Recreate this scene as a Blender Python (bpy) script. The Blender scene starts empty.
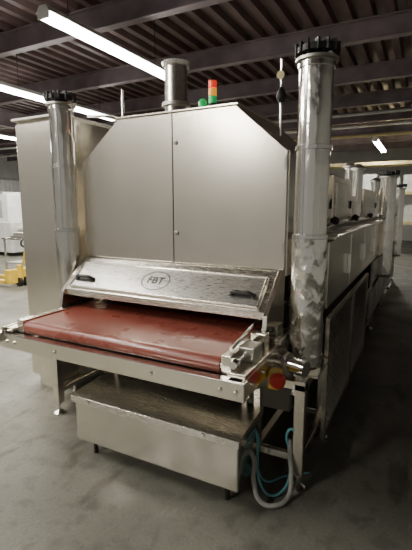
import bpy, bmesh, math, random
from mathutils import Vector, Matrix, Euler
random.seed(4)
D=bpy.data
SC=bpy.context.scene.collection

# ---------------- materials ----------------
def mk(name):
    m=D.materials.new(name); m.use_nodes=True
    nt=m.node_tree; return m,nt,nt.nodes['Principled BSDF']
def noise_ramp(nt,scale,c0,c1,p0=.35,p1=.65,stretch=(1,1,1),detail=5,dist=0):
    tc=nt.nodes.new('ShaderNodeTexCoord'); mp=nt.nodes.new('ShaderNodeMapping')
    mp.inputs['Scale'].default_value=stretch
    n=nt.nodes.new('ShaderNodeTexNoise'); n.inputs['Scale'].default_value=scale; n.inputs['Detail'].default_value=detail
    n.inputs['Distortion'].default_value=dist
    r=nt.nodes.new('ShaderNodeValToRGB')
    r.color_ramp.elements[0].position=p0; r.color_ramp.elements[1].position=p1
    r.color_ramp.elements[0].color=(*c0,1); r.color_ramp.elements[1].color=(*c1,1)
    nt.links.new(tc.outputs['Object'],mp.inputs['Vector']); nt.links.new(mp.outputs[0],n.inputs['Vector'])
    nt.links.new(n.outputs['Fac'],r.inputs['Fac'])
    return n,r
def plain(name,col,rough=.5,metal=0,var=.12,scale=6,bump=0,stretch=(1,1,1),emit=0):
    m,nt,b=mk(name)
    c0=tuple(c*(1-var) for c in col); c1=tuple(min(1,c*(1+var)) for c in col)
    n,r=noise_ramp(nt,scale,c0,c1,stretch=stretch)
    nt.links.new(r.outputs[0],b.inputs['Base Color'])
    b.inputs['Roughness'].default_value=rough; b.inputs['Metallic'].default_value=metal
    if emit:
        b.inputs['Emission Color'].default_value=(*col,1); b.inputs['Emission Strength'].default_value=emit
    return m
def bumpn(nt,src,strength,dist,prev=None):
    bp=nt.nodes.new('ShaderNodeBump'); bp.inputs['Strength'].default_value=strength; bp.inputs['Distance'].default_value=dist
    nt.links.new(src,bp.inputs['Height'])
    if prev: nt.links.new(prev,bp.inputs['Normal'])
    return bp.outputs[0]
def steel(name,col,r0,r1,stretch,scale=5,bump=.05,dist=.002,warp=.25,var=.86,ws=1.2):
    m,nt,b=mk(name)
    n,r=noise_ramp(nt,scale,(r0,)*3,(r1,)*3,.3,.7,stretch)
    nt.links.new(r.outputs[0],b.inputs['Roughness'])
    n2,rc=noise_ramp(nt,1.3,tuple(c*var for c in col),col,.35,.65,(1,1,.5),4)
    nt.links.new(rc.outputs[0],b.inputs['Base Color'])
    b.inputs['Metallic'].default_value=1
    o=bumpn(nt,n.outputs['Fac'],bump,dist)
    n3,r3=noise_ramp(nt,ws,(0,)*3,(1,)*3,0,1,(1,1,.7),1)
    o=bumpn(nt,n3.outputs['Fac'],warp,.05,o)
    nt.links.new(o,b.inputs['Normal'])
    return m
ST=steel('brushed_steel',(.88,.825,.725),.2,.27,(1,1,200),scale=6,bump=.035,dist=.001,warp=.5,ws=.9)
STV=steel('brushed_steel_bright',(.86,.83,.76),.2,.3,(4,90,90),bump=.08)
STD=steel('dull_steel',(.52,.50,.46),.34,.5,(3,3,3))
POL=steel('polished_steel',(.86,.85,.81),.10,.2,(1,1,1))
BOXM=steel('dented_box_steel',(.80,.76,.68),.15,.22,(2,2,60),bump=.05,dist=.001,warp=.9,ws=2.6)
m,nt,b=mk('wrinkled_foil'); FOIL=m
b.inputs['Metallic'].default_value=1; b.inputs['Base Color'].default_value=(.92,.90,.85,1); b.inputs['Roughness'].default_value=.18
n,r=noise_ramp(nt,11,(0,)*3,(1,)*3,0,1,(1,1,.7),2,.3)
n2,r2=noise_ramp(nt,30,(0,)*3,(1,)*3,0,1,(1,1,.5),2,.2)
o=bumpn(nt,n.outputs['Fac'],.6,.03); o=bumpn(nt,n2.outputs['Fac'],.35,.01,o)
nt.links.new(o,b.inputs['Normal'])
DUCT=steel('duct_sheet',(.93,.90,.84),.11,.18,(1,1,.3),scale=10,bump=.6,dist=.014,warp=.3)
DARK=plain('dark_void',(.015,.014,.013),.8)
BLACK=plain('black_plastic',(.02,.02,.02),.45)
RUB=plain('black_iron',(.035,.033,.032),.5,.6)
BADGE=plain('badge_ink',(.05,.05,.05),.6)
RED=plain('red_button',(.65,.03,.02),.35)
REDL=plain('red_lens',(.85,.05,.02),.25,emit=.7)
YEL=plain('yellow_plastic',(.75,.5,.05),.4)
GREEN=plain('green_lens',(.03,.55,.15),.25,emit=.3)
AMB=plain('amber_lens',(.95,.35,.03),.25,emit=.7)
WHITE=plain('white_paint',(.62,.62,.60),.5)
CREAM=plain('cream_pipe_paint',(.62,.53,.28),.5)
BLUE=plain('blue_hose_rubber',(.12,.36,.42),.4)
GREY=plain('grey_conduit',(.36,.36,.34),.45)
BEAM=plain('beam_paint',(.17,.135,.145),.5,.1,.2,3)
DECK=plain('deck_paint',(.10,.062,.060),.45,.2,.3,1.5)
WALLM=plain('wall_paint',(.45,.45,.43),.8,0,.12,1.2)
PVC=plain('white_curtain',(.70,.72,.70),.5,0,.08,4)

m,nt,b=mk('red_belt'); BELT=m
n,r=noise_ramp(nt,2.0,(.185,.045,.031),(.245,.066,.047),.3,.72,(1.2,4,1),6)
nt.links.new(r.outputs[0],b.inputs['Base Color'])
n,r=noise_ramp(nt,6,(.25,)*3,(.36,)*3)
nt.links.new(r.outputs[0],b.inputs['Roughness'])
# concrete
m,nt,b=mk('concrete'); CONC=m
n,r=noise_ramp(nt,.9,(.105,.102,.085),(.185,.181,.150),.3,.7,(1,1,1),12,.3)
n2,r2=noise_ramp(nt,10,(.5,)*3,(1,1,1),.34,.50,(1,1,1),14)
n3,r3=noise_ramp(nt,3.2,(.5,.49,.46),(1,1,1),.34,.42,(1.6,.7,1),14,.6)
n5,r5=noise_ramp(nt,28,(1.45,)*3,(1,1,1),.30,.36,(1,.25,1),6,.4)
n6,r6=noise_ramp(nt,60,(.8,)*3,(1.15,)*3,.3,.7,(1,1,1),3)
last=r.outputs[0]
for q,f in((r2,.55),(r3,.75),(r5,.6),(r6,.7)):
    mx=nt.nodes.new('ShaderNodeMixRGB'); mx.blend_type='MULTIPLY'; mx.inputs[0].default_value=f
    nt.links.new(last,mx.inputs[1]); nt.links.new(q.outputs[0],mx.inputs[2]); last=mx.outputs[0]
nt.links.new(last,b.inputs['Base Color'])
n4,r4=noise_ramp(nt,2.5,(.38,)*3,(.62,)*3); nt.links.new(r4.outputs[0],b.inputs['Roughness'])
nt.links.new(bumpn(nt,n2.outputs['Fac'],.2,.01),b.inputs['Normal'])
m=D.materials.new('fluorescent_tube'); m.use_nodes=True; TUBE=m
b=m.node_tree.nodes['Principled BSDF']; b.inputs['Base Color'].default_value=(1,1,1,1)
b.inputs['Emission Color'].default_value=(1,.98,.92,1); b.inputs['Emission Strength'].default_value=50

# ---------------- mesh helpers ----------------
class P:
    def __init__(s,name,loc):
        e=D.objects.new(name,None); e.empty_display_size=.1; e.location=loc; SC.objects.link(e)
        s.e=e; s.inv=Matrix.Translation(Vector(loc)).inverted()
def add(name,vs,fs,mat,par=None,bevel=0,smooth=False):
    me=D.meshes.new(name); me.from_pydata([tuple(v) for v in vs],[],fs); me.update()
    bm=bmesh.new(); bm.from_mesh(me); bmesh.ops.recalc_face_normals(bm,faces=bm.faces); bm.to_mesh(me); bm.free()
    me.materials.append(mat)
    o=D.objects.new(name,me); SC.objects.link(o)
    if par: o.parent=par.e; o.matrix_parent_inverse=par.inv
    if smooth:
        for p in me.polygons: p.use_smooth=len(p.vertices)==4
    if bevel:
        md=o.modifiers.new('b','BEVEL'); md.width=bevel; md.segments=2; md.limit_method='ANGLE'
    return o
BF=[(0,1,3,2),(4,6,7,5),(0,4,5,1),(2,3,7,6),(0,2,6,4),(1,5,7,3)]
def box(name,x,y,z,mat,par=None,bevel=.004):
    vs=[(a,b,c) for a in x for b in y for c in z]
    return add(name,vs,BF,mat,par,bevel)
def rbox(name,c,d,rot,mat,par=None,bevel=.003):
    R=Euler(rot).to_matrix(); c=Vector(c)
    vs=[c+R@Vector((a*d[0]/2,b*d[1]/2,e*d[2]/2)) for a in(-1,1) for b in(-1,1) for e in(-1,1)]
    return add(name,vs,BF,mat,par,bevel)
def boxes(name,lst,mat,par=None,bevel=0):
    vs=[];fs=[]
    for x,y,z in lst:
        k=len(vs); vs+=[(a,b,c) for a in x for b in y for c in z]; fs+=[tuple(i+k for i in f) for f in BF]
    return add(name,vs,fs,mat,par,bevel)
def lathe(name,prof,base,axis,mat,par=None,n=32,closed=False,jit=None,split=38):
    q=Vector((0,0,1)).rotation_difference(Vector(axis).normalized()).to_matrix()
    base=Vector(base); vs=[];fs=[]
    for r_,h in prof:
        for i in range(n):
            a=2*math.pi*i/n; rr=r_*(jit(a,h) if jit else 1)
            vs.append(base+q@Vector((rr*math.cos(a),rr*math.sin(a),h)))
    L=len(prof)
    for j in range(L-1 if not closed else L):
        for i in range(n):
            j2=(j+1)%L
            fs.append((j*n+i,j*n+(i+1)%n,j2*n+(i+1)%n,j2*n+i))
    if not closed:
        fs.append(tuple(range(n))); fs.append(tuple((L-1)*n+i for i in range(n)))
    o=add(name,vs,fs,mat,par,0,True)
    md=o.modifiers.new('e','EDGE_SPLIT'); md.split_angle=math.radians(split)
    return o
def cyl(name,p,q,r,mat,par=None,n=24):
    p=Vector(p);q=Vector(q); return lathe(name,[(r,0),(r,(q-p).length)],p,q-p,mat,par,n)
def tube(name,pts,r,mat,par=None):
    cu=D.curves.new(name,'CURVE'); cu.dimensions='3D'; cu.bevel_depth=r; cu.bevel_resolution=4; cu.resolution_u=10; cu.use_fill_caps=True
    s=cu.splines.new('BEZIER'); s.bezier_points.add(len(pts)-1)
    for bpnt,p in zip(s.bezier_points,pts):
        bpnt.co=p; bpnt.handle_left_type='AUTO'; bpnt.handle_right_type='AUTO'
    cu.materials.append(mat)
    o=D.objects.new(name,cu); SC.objects.link(o)
    if par: o.parent=par.e; o.matrix_parent_inverse=par.inv
    return o
def prism(name,poly,axis,a,b_,mat,par=None,bevel=.003):
    def mkv(p,t): return (t,p[0],p[1]) if axis=='x' else ((p[0],t,p[1]) if axis=='y' else (p[0],p[1],t))
    n=len(poly); vs=[mkv(p,a) for p in poly]+[mkv(p,b_) for p in poly]
    fs=[tuple(range(n)),tuple(range(n,2*n))]+[(i,(i+1)%n,n+(i+1)%n,n+i) for i in range(n)]
    return add(name,vs,fs,mat,par,bevel)

# ---------------- room ----------------
box('floor',(-20,4),(-5,22),(-.1,0),CONC,bevel=0)
box('wall_left',(-20.2,-20),(-5,22),(0,4.4),WALLM,bevel=0)
box('wall_back',(-20,4),(22,22.2),(0,4.4),WALLM,bevel=0)
box('wall_right',(4,4.2),(-5,22),(0,4.4),WALLM,bevel=0)
vs=[];fs=[]
x=-20; prof=[]
while x<4:
    prof+=[(x,4.30),(x+.10,4.30),(x+.13,4.39),(x+.25,4.39)]; x+=.28
for (px,pz) in prof: vs+= [(px,-5,pz),(px,22,pz)]
for i in range(len(prof)-1): fs.append((2*i,2*i+2,2*i+3,2*i+1))
k=len(vs); vs+=[(-20,-5,4.5),(4.2,-5,4.5),(4.2,22,4.5),(-20,22,4.5)]; fs.append((k,k+1,k+2,k+3))
add('ceiling',vs,fs,DECK)
yy=.6-2.1*2
while yy<21.5:
    boxes('ceiling_beam',[((-20,4),(yy-.07,yy+.07),(4.0,4.02)),((-20,4),(yy-.07,yy+.07),(4.28,4.30)),((-20,4),(yy-.008,yy+.008),(4.02,4.28))],BEAM)
    yy+=2.1
for gx in (-9.6,1.2):
    boxes('ceiling_girder',[((gx-.1,gx+.1),(-5,22),(3.6,3.63)),((gx-.1,gx+.1),(-5,22),(3.97,4.0)),((gx-.012,gx+.012),(-5,22),(3.63,3.97))],BEAM)

def fixture(x,y0,y1,z,energy):  # builds the fluorescent ceiling lamps and the added fill fixtures alike
    p=P('fluorescent_or_fill_light',(x,(y0+y1)/2,z))
    prism('housing',[(x-.10,z+.02),(x-.05,z+.09),(x+.05,z+.09),(x+.10,z+.02)],'y',y0,y1,WHITE,p)
    boxes('end_sockets',[((x-.08,x+.08),(y0,y0+.02),(z-.04,z+.02)),((x-.08,x+.08),(y1-.02,y1),(z-.04,z+.02))],WHITE,p)
    for dx in(-.05,.05): cyl('tube',(x+dx,y0+.02,z-.015),(x+dx,y1-.02,z-.015),.023,TUBE,p,12)
    for t in(.15,.85):
        yy=y0+(y1-y0)*t; cyl('hanger_rod',(x,yy,z+.09),(x,yy,4.3),.006,RUB,p,8)
    L=D.lights.new('lamp','AREA'); L.shape='RECTANGLE'; L.size=.25; L.size_y=(y1-y0); L.energy=energy; L.color=(1,.95,.83)
    o=D.objects.new('lamp',L); SC.objects.link(o); o.location=(x,(y0+y1)/2,z-.06); o.parent=p.e; o.matrix_parent_inverse=p.inv
for (x,y0,y1,e) in [(-3.72,3.4,5.85,170),(-3.72,-.9,1.6,130),(-3.72,-4.6,-2.2,240),(-6.55,4.9,7.9,170),(-6.55,-.5,2.2,180),  # entries starting at negative y: added, unseen fill lights for the oven front
                    (-11,7,10,220),(-6.55,12,15,180),(-14.5,3,6,200),(-14.5,12,15,220),(-1.5,14,17,130)]:  # past the leading entry, added fill lights for the far hall
    fixture(x,y0,y1,3.6,e)

cyl('overhead_gas_pipe',(-9,12,3.45),(3.9,12,3.45),.045,CREAM)
cyl('overhead_conduit',(-19,9.6,3.52),(3.9,9.6,3.52),.03,GREY)
cyl('overhead_water_pipe',(-19.5,14.3,4.1),(3.9,14.3,4.1),.05,WHITE)

# ---------------- conveyor oven ----------------
ov=P('conveyor_oven',(-1.53,3,0))
XL,XR=-2.34,-.73
prism('head_cabinet',[(XL,1.17),(XR,1.17),(XR,1.93),(-1.06,2.215),(-1.99,2.215),(XL,1.93)],'y',2.47,3.25,ST,ov,.006)
g=.006
prism('door_left',[(XL+.004,1.215),(-1.527-g/2,1.215),(-1.527-g/2,2.21),(-1.985,2.21),(XL+.004,1.925)],'y',2.435,2.462,ST,ov,.004)
prism('door_right',[(XR-.004,1.215),(-1.527+g/2,1.215),(-1.527+g/2,2.21),(-1.065,2.21),(XR-.004,1.925)],'y',2.435,2.462,ST,ov,.004)
box('door_seam_gap',(-1.53,-1.524),(2.455,2.469),(1.215,2.21),DARK,ov,0)
boxes('cabinet_cap_trim',[((-2.0,-1.05),(2.425,3.26),(2.213,2.225))],ST,ov,.002)
for hx,hz in ((-1.50,2.02),(-1.50,1.42)):
    lathe('door_lock',[(.014,0),(.014,.012),(.008,.014)],(hx,2.436,hz),(0,-1,0),STD,ov,16)
    box('lock_slot',(hx-.002,hx+.002),(2.42,2.424),(hz-.007,hz+.007),BLACK,ov,0)
for hx in (XL+.01,XR-.01):
    for hz in (1.32,1.82):
        cyl('hinge',(hx,2.43,hz),(hx,2.43,hz+.07),.009,POL,ov,12)
# hood
prism('hood_body',[(2.47,1.21),(2.40,1.21),(2.375,1.185),(2.17,1.005),(2.17,.962),(2.19,.962),(2.19,.99),(2.47,.99)],'x',-2.31,-.765,STV,ov,.003)
ang=math.atan2(.18,.205); nrm=Vector((0,-math.sin(ang),math.cos(ang))); upv=Vector((0,math.cos(ang),math.sin(ang)))
mid=Vector((-1.5375,2.2725,1.095))
HP=steel('hood_panel_steel',(.90,.88,.84),.24,.36,(4,60,60),bump=.2,warp=.2,var=.88)
rbox('hood_panel',mid+nrm*.006,(1.47,.235,.012),(ang,0,0),HP,ov,.008)
rbox('hood_panel_rim_top',mid+nrm*.014+upv*.112,(1.47,.012,.014),(ang,0,0),STV,ov,.004)
rbox('hood_panel_rim_bottom',mid+nrm*.014-upv*.112,(1.47,.012,.014),(ang,0,0),STV,ov,.004)
for sx in(-.73,.73): rbox('hood_panel_rim_side',mid+nrm*.014+Vector((sx,0,0)),(.012,.23,.014),(ang,0,0),STV,ov,.004)
for hx in (-2.16,-.92):
    c=mid+Vector((hx+1.5375,0,0))-upv*.045
    rbox('handle_base',c+nrm*.016,(.15,.03,.012),(ang,0,0),BLACK,ov,.005)
    tube('handle_grip',[c+nrm*.016+Vector((-.075,0,0)),c+nrm*.045+Vector((-.06,0,0)),c+nrm*.05,c+nrm*.045+Vector((.06,0,0)),c+nrm*.016+Vector((.075,0,0))],.011,BLACK,ov)
    for s in(-.07,.07): rbox('handle_foot',c+nrm*.02+Vector((s,0,0)),(.03,.035,.022),(ang,0,0),BLACK,ov,.006)
vs=[];fs=[];N=48; c=mid+nrm*.0145+Vector((-.03,0,0))+upv*.005
for i in range(N):
    a=2*math.pi*i/N
    for k in(1,.93): vs.append(c+Vector((.112*k*math.cos(a),0,0))+upv*(.08*k*math.sin(a)))
for i in range(N):
    j=(i+1)%N; fs.append((2*i,2*j,2*j+1,2*i+1))
add('badge_ring',vs,fs,BADGE,ov)
tx=D.curves.new('badge_text','FONT'); tx.body='FBT'; tx.size=.08; tx.extrude=.001; tx.align_x='CENTER'; tx.align_y='CENTER'; tx.offset=.001
tx.materials.append(BADGE); o=D.objects.new('badge_text',tx); SC.objects.link(o)
o.location=c; o.rotation_euler=(ang,0,0); o.parent=ov.e; o.matrix_parent_inverse=ov.inv
for x0 in (-2.33,-.762):
    prism('hood_cheek',[(2.47,1.22),(2.41,1.22),(2.15,.99),(2.12,.86),(2.47,.86)],'x',x0,x0+.025,ST,ov,.002)
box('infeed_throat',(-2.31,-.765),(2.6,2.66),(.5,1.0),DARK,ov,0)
box('throat_roof',(-2.31,-.765),(2.22,2.6),(.975,.985),STD,ov,0)
# belt
poly=[(2.6,.865)]
for i in range(0,13):
    a=math.pi/2+math.pi*i/12; poly.append((1.775+.042*math.cos(a),.823+.042*math.sin(a)))
poly+=[(2.6,.781)]
prism('belt',poly,'x',-2.235,-.835,BELT,ov,0)
cyl('nose_roller',(-2.26,1.775,.823),(-.81,1.775,.823),.034,POL,ov)
boxes('infeed_rail_left',[((-2.30,-2.245),(1.74,2.45),(.79,.875)),((-2.36,-2.30),(1.70,2.45),(.80,.825))],ST,ov,.003)
boxes('infeed_rail_right',[((-.825,-.775),(1.74,2.45),(.79,.885)),((-.775,-.68),(1.70,2.45),(.80,.822)),((-.692,-.68),(1.68,2.45),(.70,.80))],ST,ov,.003)
box('infeed_plate_left',(-2.38,-2.37),(1.68,2.45),(.70,.83),ST,ov)
box('front_beam',(-2.40,-.675),(1.675,1.70),(.695,.785),ST,ov,.004)
box('front_beam_flange',(-2.40,-.675),(1.70,1.745),(.695,.705),ST,ov,.002)
box('front_beam_lip',(-2.40,-.675),(1.665,1.72),(.782,.792),POL,ov,.003)
for bx in(-2.33,-2.26,-.80,-.72,-1.9,-1.2):
    lathe('beam_bolt',[(.011,0),(.011,.009),(.006,.012)],(bx,1.676,.74),(0,-1,0),POL,ov,8)
box('beam_end_left',(-2.415,-2.36),(1.64,1.72),(.735,.80),POL,ov,.01)
box('tension_block',(-.79,-.70),(1.86,1.98),(.82,.90),STD,ov,.008)
cyl('tension_screw',(-.745,1.72,.862),(-.745,2.1,.862),.013,POL,ov,12)
lathe('tension_knob',[(.026,0),(.028,.02),(.02,.035)],(-.745,1.73,.862),(0,-1,0),POL,ov,16)
box('guide_block',(-.80,-.71),(2.06,2.12),(.82,.915),ST,ov,.006)
tube('guide_bar',[(-.80,1.80,.90),(-.80,2.0,.93),(-.82,2.2,.935),(-.84,2.4,.93)],.01,POL,ov)
box('sensor_plate',(-.79,-.66),(2.18,2.42),(.822,.86),STV,ov,.005)
box('sensor_box',(-.76,-.70),(2.22,2.33),(.86,.92),STD,ov,.006)
cyl('sensor_head',(-.73,2.15,.90),(-.73,2.22,.90),.016,BLACK,ov,16)
for by in(1.78,1.95,2.15,2.35):
    lathe('rail_bolt',[(.010,0),(.010,.008)],(-.68,by,.75),(1,0,0),POL,ov,8)
prism('infeed_gusset_left',[(2.45,.70),(1.75,.70),(2.1,.60),(2.45,.55)],'x',-2.34,-2.33,STD,ov,.001)
prism('infeed_gusset_right',[(2.45,.70),(1.75,.70),(2.1,.60),(2.45,.55)],'x',-.73,-.72,STD,ov,.001)
box('infeed_drip_pan',(-2.3,-.78),(1.78,2.5),(.66,.69),STD,ov,.003)
lx=[-2.42,-.53]; ly=[2.15,2.75]
for X in lx:
    for Y in ly+[4.2,5.7,7.2,8.7,9.8]:
        box('leg',(X-.03,X+.03),(Y-.03,Y+.03),(.09,.64),ST,ov)
        lathe('leveling_foot',[(.045,0),(.045,.012),(.02,.03),(.012,.035),(.012,.1)],(X,Y,0),(0,0,1),POL,ov,20)
        lathe('leveling_nut',[(.02,0),(.02,.015)],(X,Y,.075),(0,0,1),POL,ov,6)
    box('bottom_rail',(X-.02,X+.02),(2.15,9.8),(.17,.21),ST,ov)
    box('top_rail',(X-.03,X+.03),(2.12,9.85),(.60,.66),ST,ov)
boxes('cross_rails',[((-2.42,-.53),(2.13,2.17),(.60,.65)),((-2.42,-.53),(2.73,2.77),(.17,.21)),((-.80,-.53),(2.13,2.17),(.17,.21)),((-.80,-.76),(2.13,2.17),(.1,.62)),((-.80,-.76),(2.13,2.75),(.17,.21))],ST,ov,.003)
box('stack_base_plate_r',(-.69,-.45),(2.2,2.5),(.655,.67),ST,ov)
box('stack_base_plate_l',(-2.59,-2.34),(2.2,2.5),(.655,.67),ST,ov)
box('base_filler',(-2.3,-.72),(2.62,2.68),(.2,.66),STD,ov)
box('side_control_panel',(-2.66,-2.47),(2.2,2.44),(.17,.56),ST,ov,.006)
# tunnel body
box('tunnel_lower',(-2.45,-.74),(2.7,9.9),(.66,.97),STD,ov)
box('tunnel_core',(-2.42,-.55),(2.66,9.9),(.94,1.40),ST,ov)
y=2.62;i=0
while y<9.5:
    box('side_door',(-.55,-.505),(y,y+.86),(.955,1.385),ST,ov,.006)
    box('side_door_handle',(-.505,-.48),(y+.74,y+.77),(1.08,1.24),POL,ov,.005)
    if y>4.5: box('side_door_lower',(-.53,-.50),(y,y+.86),(.22,.94),STD,ov,.005)
    y+=.9
box('tunnel_ledge',(-.60,-.47),(2.62,9.9),(1.395,1.42),ST,ov)
prism('tunnel_roof',[(-2.42,1.41),(-.58,1.41),(-.85,1.52),(-2.15,1.52)],'y',3.25,9.9,STD,ov)
for (y0,y1,zt) in [(3.45,3.7,1.7),(3.8,4.75,1.88),(4.9,5.6,1.72),(5.9,7.3,1.84),(7.6,9.4,1.76)]:
    box('burner_housing',(-2.2,-.72),(y0,y1),(1.42,zt),ST,ov,.008)
    box('burner_access_panel',(-.72,-.70),(y0+.05,y1-.05),(1.50,zt-.06),STV,ov,.006)
    box('burner_panel_latch',(-.70,-.685),(y1-.15,y1-.12),(1.58,1.66),BLACK,ov,.004)
for (cx,cy,h) in [(-.72,5.2,2.02),(-.9,5.75,2.1),(-.75,7.45,2.0)]:
    cyl('burner_vent',(cx,cy,1.45),(cx,cy,h),.06,POL,ov)
    lathe('burner_vent_cap',[(.085,0),(.085,.02),(.02,.07)],(cx,cy,h),(0,0,1),STD,ov)
tube('gas_pipe',[(-.62,2.9,1.45),(-.60,3.4,1.47),(-.60,4.6,1.47),(-.6,6.5,1.47)],.018,POL,ov)
for yv in (3.1,4.1,5.3):
    lathe('gas_valve',[(.03,0),(.035,.02),(.02,.05)],(-.58,yv,1.48),(.6,0,1),RUB,ov,16)
def mesh_guard(x,y0,y1,z0,z1):
    vs=[];fs=[]; s=.08; s2=.05
    ny=int(round((y1-y0)/s)); nz=int((z1-z0)/s2); idx={}; s=(y1-y0)/ny
    def V(a,b_):
        if (a,b_) not in idx: idx[(a,b_)]=len(vs); vs.append((x,y0+a*s/2,z0+b_*s2/2))
        return idx[(a,b_)]
    for a in range(0,2*ny-1):
        for b_ in range(0,2*nz-1):
            if (a+b_)%2==0: fs.append((V(a+1,b_),V(a+2,b_+1),V(a+1,b_+2),V(a,b_+1)))
    o=add('mesh_guard',vs,fs,STD,ov)
    w=o.modifiers.new('w','WIREFRAME'); w.thickness=.006; w.use_even_offset=False
    boxes('mesh_frame',[((x-.012,x+.012),(y0-.025,y0),(z0,z1)),((x-.012,x+.012),(y1,y1+.025),(z0,z1)),((x-.012,x+.012),(y0-.025,y1+.025),(z0-.025,z0)),((x-.012,x+.012),(y0-.025,y1+.025),(z1,z1+.025))],ST,ov)
mesh_guard(-.475,2.55,3.5,.14,.90)
mesh_guard(-.475,3.57,4.5,.14,.90)
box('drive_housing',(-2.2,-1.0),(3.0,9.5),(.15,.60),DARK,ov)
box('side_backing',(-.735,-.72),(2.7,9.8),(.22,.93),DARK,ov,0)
box('estop_body',(-.675,-.615),(2.00,2.08),(.635,.735),YEL,ov,.008)
lathe('estop_button',[(.018,0),(.018,.02),(.042,.024),(.042,.04),(.028,.05)],(-.625,2.005,.70),(.45,-1,.1),RED,ov,24)
cyl('gearmotor_body',(-.70,2.18,.735),(-.50,2.12,.735),.045,POL,ov)
lathe('gearmotor_flange',[(.062,0),(.062,.02)],(-.62,2.155,.735),(1,-.3,0),STD,ov)
cyl('pipe_stub',(-.57,2.2,.55),(-.57,2.2,.68),.035,POL,ov)

# ---------------- exhaust ducts ----------------
def duct(X,Y,z0,z1,r,side=1,foil=False,name='exhaust_duct'):
    p=P(name,(X,Y,z0))
    zm=(z1-z0)*.44
    ph=[random.uniform(0,6) for _ in range(8)]
    def j1(a,h): return 1+.006*math.sin(3*a+ph[0]+h*4)+.006*math.sin(h*23+ph[1])+.004*math.sin(7*a+h*40)
    def j2(a,h): return 1+.022*math.sin(2*a+ph[0]+h*9)*math.sin(h*17+ph[2])+.016*math.sin(5*a+ph[3]-h*31)+.012*math.sin(h*55+3*a+ph[4])
    H=z1-z0; n=50
    lathe('duct_upper',[(r*.97,zm+.0)]+[(r*.97,zm+(H-.03-zm)*i/n) for i in range(1,n+1)],(X,Y,z0),(0,0,1),DUCT,p,48,jit=j1,split=60)
    lathe('duct_lower',[(r*.95,0)]+[(r*1.03,.03+(zm-.03)*i/n) for i in range(n+1)],(X,Y,z0),(0,0,1),FOIL if foil else DUCT,p,64,jit=j2 if foil else j1,split=70)
    for t in (.03,.44,.72,.965):
        z=z0+H*t
        lathe('duct_band',[(r*1.0,0),(r*1.06,.002),(r*1.06,.024),(r*1.0,.026)],(X,Y,z),(0,0,1),POL,p,40)
    a=-1.9 if side>0 else -1.2
    rbox('duct_seam',(X+r*.98*math.cos(a),Y+r*.98*math.sin(a),z0+zm+(H-zm)/2),(.006,.018,(H-zm)*.95),(0,0,a),POL,p,.002)
    lathe('duct_flange',[(r*1.02,0),(r*1.2,.004),(r*1.2,.018),(r*1.02,.022)],(X,Y,z1-.03),(0,0,1),STD,p,40)
    lathe('cap_ring',[(r*.85,0),(r*1.16,0),(r*1.16,.03),(r*.85,.03)],(X,Y,z1+.012),(0,0,1),RUB,p,40,True)
    for i in range(14):
        b_=2*math.pi*i/14
        rbox('cap_fin',(X+r*1.08*math.cos(b_),Y+r*1.08*math.sin(b_),z1+.035),(.035,.012,.055),(0,0,b_+.5),RUB,p,.002)
    lathe('cap_hub',[(r*.6,0),(r*.55,.03),(.02,.05)],(X,Y,z1+.0),(0,0,1),RUB,p,24)
    for i in range(3):
        b_=math.pi*i/3
        rbox('cap_spoke',(X,Y,z1+.028),(2*r*.95,.014,.012),(0,0,b_),RUB,p,.002)
    return p
pr=duct(-.565,2.35,.67,2.38,.094,foil=True)
pl=duct(-2.44,2.35,.67,2.355,.090,side=-1)
tube('bottom_elbow',[(-.57,2.35,.72),(-.60,2.30,.70),(-.68,2.26,.74),(-.74,2.30,.78)],.045,FOIL,pr)
duct(-.44,6.0,.67,2.0,.10)
duct(-.44,8.6,.67,1.95,.10)

ch=P('chimney_flue',(-1.93,3.2,2.2))
lathe('flue',[(.16,0),(.13,.08),(.095,.2),(.095,.54),(.11,.55),(.118,.58),(.105,.59)],(-1.93,3.15,2.2),(0,0,1),STV,ch,40)
lathe('flue_collar',[(.095,0),(.12,.004),(.12,.03),(.095,.034)],(-1.93,3.15,2.43),(0,0,1),STD,ch,40)

sg=P('signal_light_tower',(-1.31,2.6,2.22))
cyl('mount_pole',(-1.31,2.6,2.22),(-1.31,2.6,2.27),.012,BLACK,sg)
lathe('base',[(.028,0),(.028,.02)],(-1.31,2.6,2.26),(0,0,1),BLACK,sg)
lathe('green_module',[(.028,0),(.028,.045)],(-1.31,2.6,2.28),(0,0,1),GREEN,sg)
lathe('amber_module',[(.028,0),(.028,.045)],(-1.31,2.6,2.328),(0,0,1),AMB,sg)
lathe('red_module',[(.028,0),(.028,.045)],(-1.31,2.6,2.376),(0,0,1),REDL,sg)
lathe('cap',[(.028,0),(.02,.015)],(-1.31,2.6,2.423),(0,0,1),BLACK,sg)
bc=P('warning_beacon',(-1.38,2.6,2.22))
lathe('beacon_base',[(.03,0),(.03,.02)],(-1.385,2.6,2.225),(0,0,1),BLACK,bc)
lathe('beacon_lens',[(.03,0),(.03,.05),(.02,.068),(.005,.075)],(-1.385,2.6,2.245),(0,0,1),GREEN,bc)

vp=P('steam_valve_pipe',(-.9,2.8,2.0))
tube('riser',[(-.90,2.8,2.0),(-.90,2.8,2.4),(-.90,2.8,2.55)],.009,POL,vp)
lathe('valve_body',[(.012,0),(.03,.02),(.034,.05),(.022,.08),(.012,.1)],(-.90,2.8,2.28),(0,0,1),RUB,vp,20)
lathe('valve_gauge',[(.026,0),(.026,.02)],(-.90,2.79,2.45),(0,-1,0),CREAM,vp,20)
lp=P('vent_pipe',(-2.3,2.9,2.0))
tube('riser',[(-2.3,2.9,1.9),(-2.3,2.9,2.3),(-2.3,2.9,2.55)],.012,POL,lp)
tube('branch',[(-2.3,2.9,2.3),(-2.4,2.85,2.34),(-2.6,2.8,2.36)],.012,POL,lp)

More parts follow.
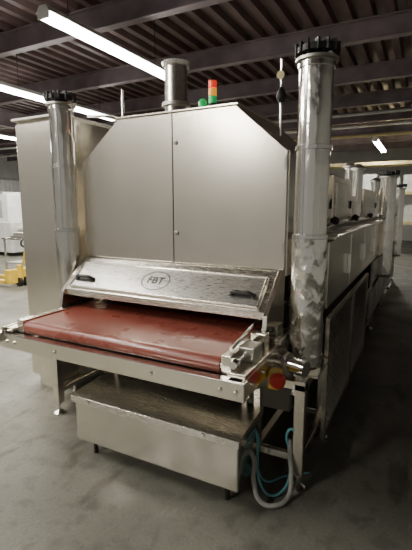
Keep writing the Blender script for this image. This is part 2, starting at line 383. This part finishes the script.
ec=P('electrical_cabinet',(-2.8,2.8,0))
box('cabinet_body',(-3.08,-2.57),(2.47,3.2),(.08,2.30),ST,ec,.008)
box('cabinet_door',(-3.07,-2.58),(2.445,2.468),(.45,2.27),ST,ec,.006)
box('cabinet_lower_panel',(-3.07,-2.58),(2.445,2.468),(.1,.43),ST,ec,.006)
box('cabinet_roof_lip',(-3.10,-2.55),(2.43,3.22),(2.295,2.315),STD,ec,.004)
box('cabinet_latch',(-2.66,-2.635),(2.425,2.445),(1.2,1.32),BLACK,ec,.004)
for fx in(-3.03,-2.62):
    for fy in(2.52,3.15): cyl('foot',(fx,fy,0),(fx,fy,.09),.025,POL,ec,16)

cb=P('drip_collection_box',(-1.33,1.95,0))
box('box_body',(-1.88,-.755),(1.80,2.12),(.12,.41),BOXM,cb,.006)
prism('box_lid',[(1.775,.385),(1.775,.425),(1.81,.435),(2.14,.455),(2.14,.41),(1.79,.41),(1.79,.385)],'x',-1.895,-.74,STV,cb,.003)
box('box_seam',(-1.88,-.755),(1.796,1.80),(.38,.386),DARK,cb,0)
for fx in(-1.8,-.85):
    for fy in(1.88,2.05):
        cyl('box_foot',(fx,fy,0),(fx,fy,.125),.014,RUB,cb,16)
boxes('box_hanger',[((-1.83,-1.80),(2.12,2.135),(.3,.62)),((-.87,-.84),(2.12,2.135),(.3,.62))],STD,cb)
for fx in (-1.75,-.95): lathe('box_latch',[(.014,0),(.014,.01)],(fx,1.775,.41),(0,-1,0),POL,cb,12)

tube('drain_hose',[(-.76,1.98,.26),(-.73,1.96,.24),(-.71,1.92,.12),(-.66,1.90,.035),(-.58,1.94,.018),(-.545,2.02,.03),(-.55,2.08,.12),(-.57,2.11,.22),(-.58,2.13,.30)],.013,GREY)
tube('blue_hose',[(-.76,2.08,.33),(-.74,2.06,.30),(-.73,2.02,.18),(-.69,1.98,.07),(-.64,1.99,.02),(-.585,2.05,.03),(-.565,2.11,.10),(-.575,2.12,.24),(-.59,2.11,.34),(-.57,2.12,.37),(-.55,2.12,.36)],.007,BLUE)
tube('blue_hose',[(-.76,2.05,.36),(-.74,2.03,.33),(-.72,2.0,.22),(-.73,2.05,.10),(-.70,2.1,.015),(-.62,2.2,.012),(-.5,2.3,.012)],.006,BLUE)

# ---------------- background ----------------
wt=P('stainless_worktable',(-7.6,6.9,0))
box('table_top',(-8.8,-6.55),(6.4,7.3),(.84,.88),STV,wt)
box('under_shelf',(-8.75,-6.6),(6.45,7.25),(.28,.30),STD,wt)
for X in(-8.75,-6.62):
    for Y in(6.45,7.25): cyl('table_leg',(X,Y,0),(X,Y,.84),.025,POL,wt,12)
boxes('stacked_trays',[((-8.6,-7.7),(6.5,7.2),(.88,.94)),((-8.5,-7.8),(6.5,7.2),(.94,1.0)),((-7.4,-6.8),(6.6,7.1),(.88,.97))],STD,wt,.01)
pj=P('pallet_jack',(-7.4,5.5,0))
boxes('forks',[((-8.3,-7.3),(5.35,5.50),(.07,.13)),((-8.3,-7.3),(5.75,5.90),(.07,.13)),((-7.35,-7.2),(5.35,5.90),(.07,.35))],YEL,pj,.01)
tube('tow_handle',[(-7.22,5.62,.3),(-7.1,5.62,.5),(-7.0,5.62,.8)],.025,YEL,pj)
tube('handle_loop',[(-7.0,5.62,.8),(-7.0,5.52,.86),(-6.98,5.56,.97),(-6.98,5.68,.97),(-7.0,5.72,.86),(-7.0,5.62,.8)],.018,BLACK,pj)
for wy in(5.54,5.68): lathe('steer_wheel',[(.09,0),(.09,.05)],(-7.18,wy,.09),(0,1,0),RUB,pj,24)
for wy in(5.4,5.8): lathe('fork_wheel',[(.04,0),(.04,.06)],(-8.2,wy,.04),(0,1,0),RUB,pj,20)
lathe('hydraulic_pump',[(.06,0),(.06,.30)],(-7.22,5.62,.13),(0,0,1),YEL,pj,20)
def wm(X,Y,w,d,h):
    p=P('packaging_machine',(X,Y,0))
    box('base',(X-w/2,X+w/2),(Y-d/2,Y+d/2),(.12,h*.55),WHITE,p,.02)
    box('top_guard',(X-w*.4,X+w*.4),(Y-d*.4,Y+d*.4),(h*.55,h),PVC,p,.02)
    box('window',(X-w*.3,X+w*.3),(Y-d*.42,Y-d*.4),(h*.62,h*.9),GREY,p,.01)
    boxes('feet',[((X+s*w*.42-.04,X+s*w*.42+.04),(Y+t*d*.42-.04,Y+t*d*.42+.04),(0,.12)) for s in(-1,1) for t in(-1,1)],RUB,p)
    box('infeed_table',(X+w/2,X+w/2+.8),(Y-d*.3,Y+d*.3),(h*.42,h*.46),STV,p)
    cyl('infeed_leg',(X+w/2+.7,Y,0),(X+w/2+.7,Y,h*.42),.03,STV,p)
wm(-13,9.5,2.6,1.2,2.0); wm(-16.5,12,2.4,1.2,2.2); wm(-11.0,11.5,1.8,1,1.9)
for (X,Y) in ((-9.6,9.0),(-9.6,17.4),(-16,15),(1.2,17.4),(-9.6,.6)):
    boxes('building_column',[((X-.1,X+.1),(Y-.1,Y-.085),(0,3.6)),((X-.1,X+.1),(Y+.085,Y+.1),(0,3.6)),((X-.008,X+.008),(Y-.085,Y+.085),(0,3.6))],WHITE)
wn=P('strip_curtain_doorway',(-19.9,14,0))
boxes('frame',[((-20,-19.85),(11.9,12.0),(0,3)),((-20,-19.85),(16,16.1),(0,3)),((-20,-19.85),(11.9,16.1),(3,3.12))],GREY,wn)
boxes('strips',[((-19.95,-19.93),(12+i*.25,12.23+i*.25),(.02,3)) for i in range(16)],PVC,wn)
fr=P('storage_rack',(-2,16,0))
for X in(-4.5,-2.3,-.1):
    for Y in(15.6,16.4): box('upright',(X-.04,X+.04),(Y-.04,Y+.04),(0,3.1),BEAM,fr)
for z in(1.0,2.0,3.0): boxes('rack_beams',[((-4.5,-.1),(15.55,15.62),(z,z+.09)),((-4.5,-.1),(16.38,16.45),(z,z+.09)),((-4.5,-.1),(15.6,16.4),(z+.09,z+.11))],CREAM,fr)
boxes('cartons',[((-4.3+i*.72,-3.7+i*.72),(15.7,16.3),(z+.11,z+.11+h)) for z in(1,2) for i,h in enumerate((.5,.62,.4,.6,.5,.55))],WHITE,fr,.01)

w=D.worlds.new('world'); bpy.context.scene.world=w; w.use_nodes=True
w.node_tree.nodes['Background'].inputs[0].default_value=(1,.96,.88,1); w.node_tree.nodes['Background'].inputs[1].default_value=.27
cd=D.cameras.new('camera'); cam=D.objects.new('camera',cd); SC.objects.link(cam)
cam.location=(0,0,1.6); cam.rotation_euler=(math.radians(90-9.4),0,math.radians(27.6))
cd.sensor_fit='VERTICAL'; cd.sensor_height=24; cd.lens=413/550*24; cd.clip_start=.05
bpy.context.scene.camera=cam
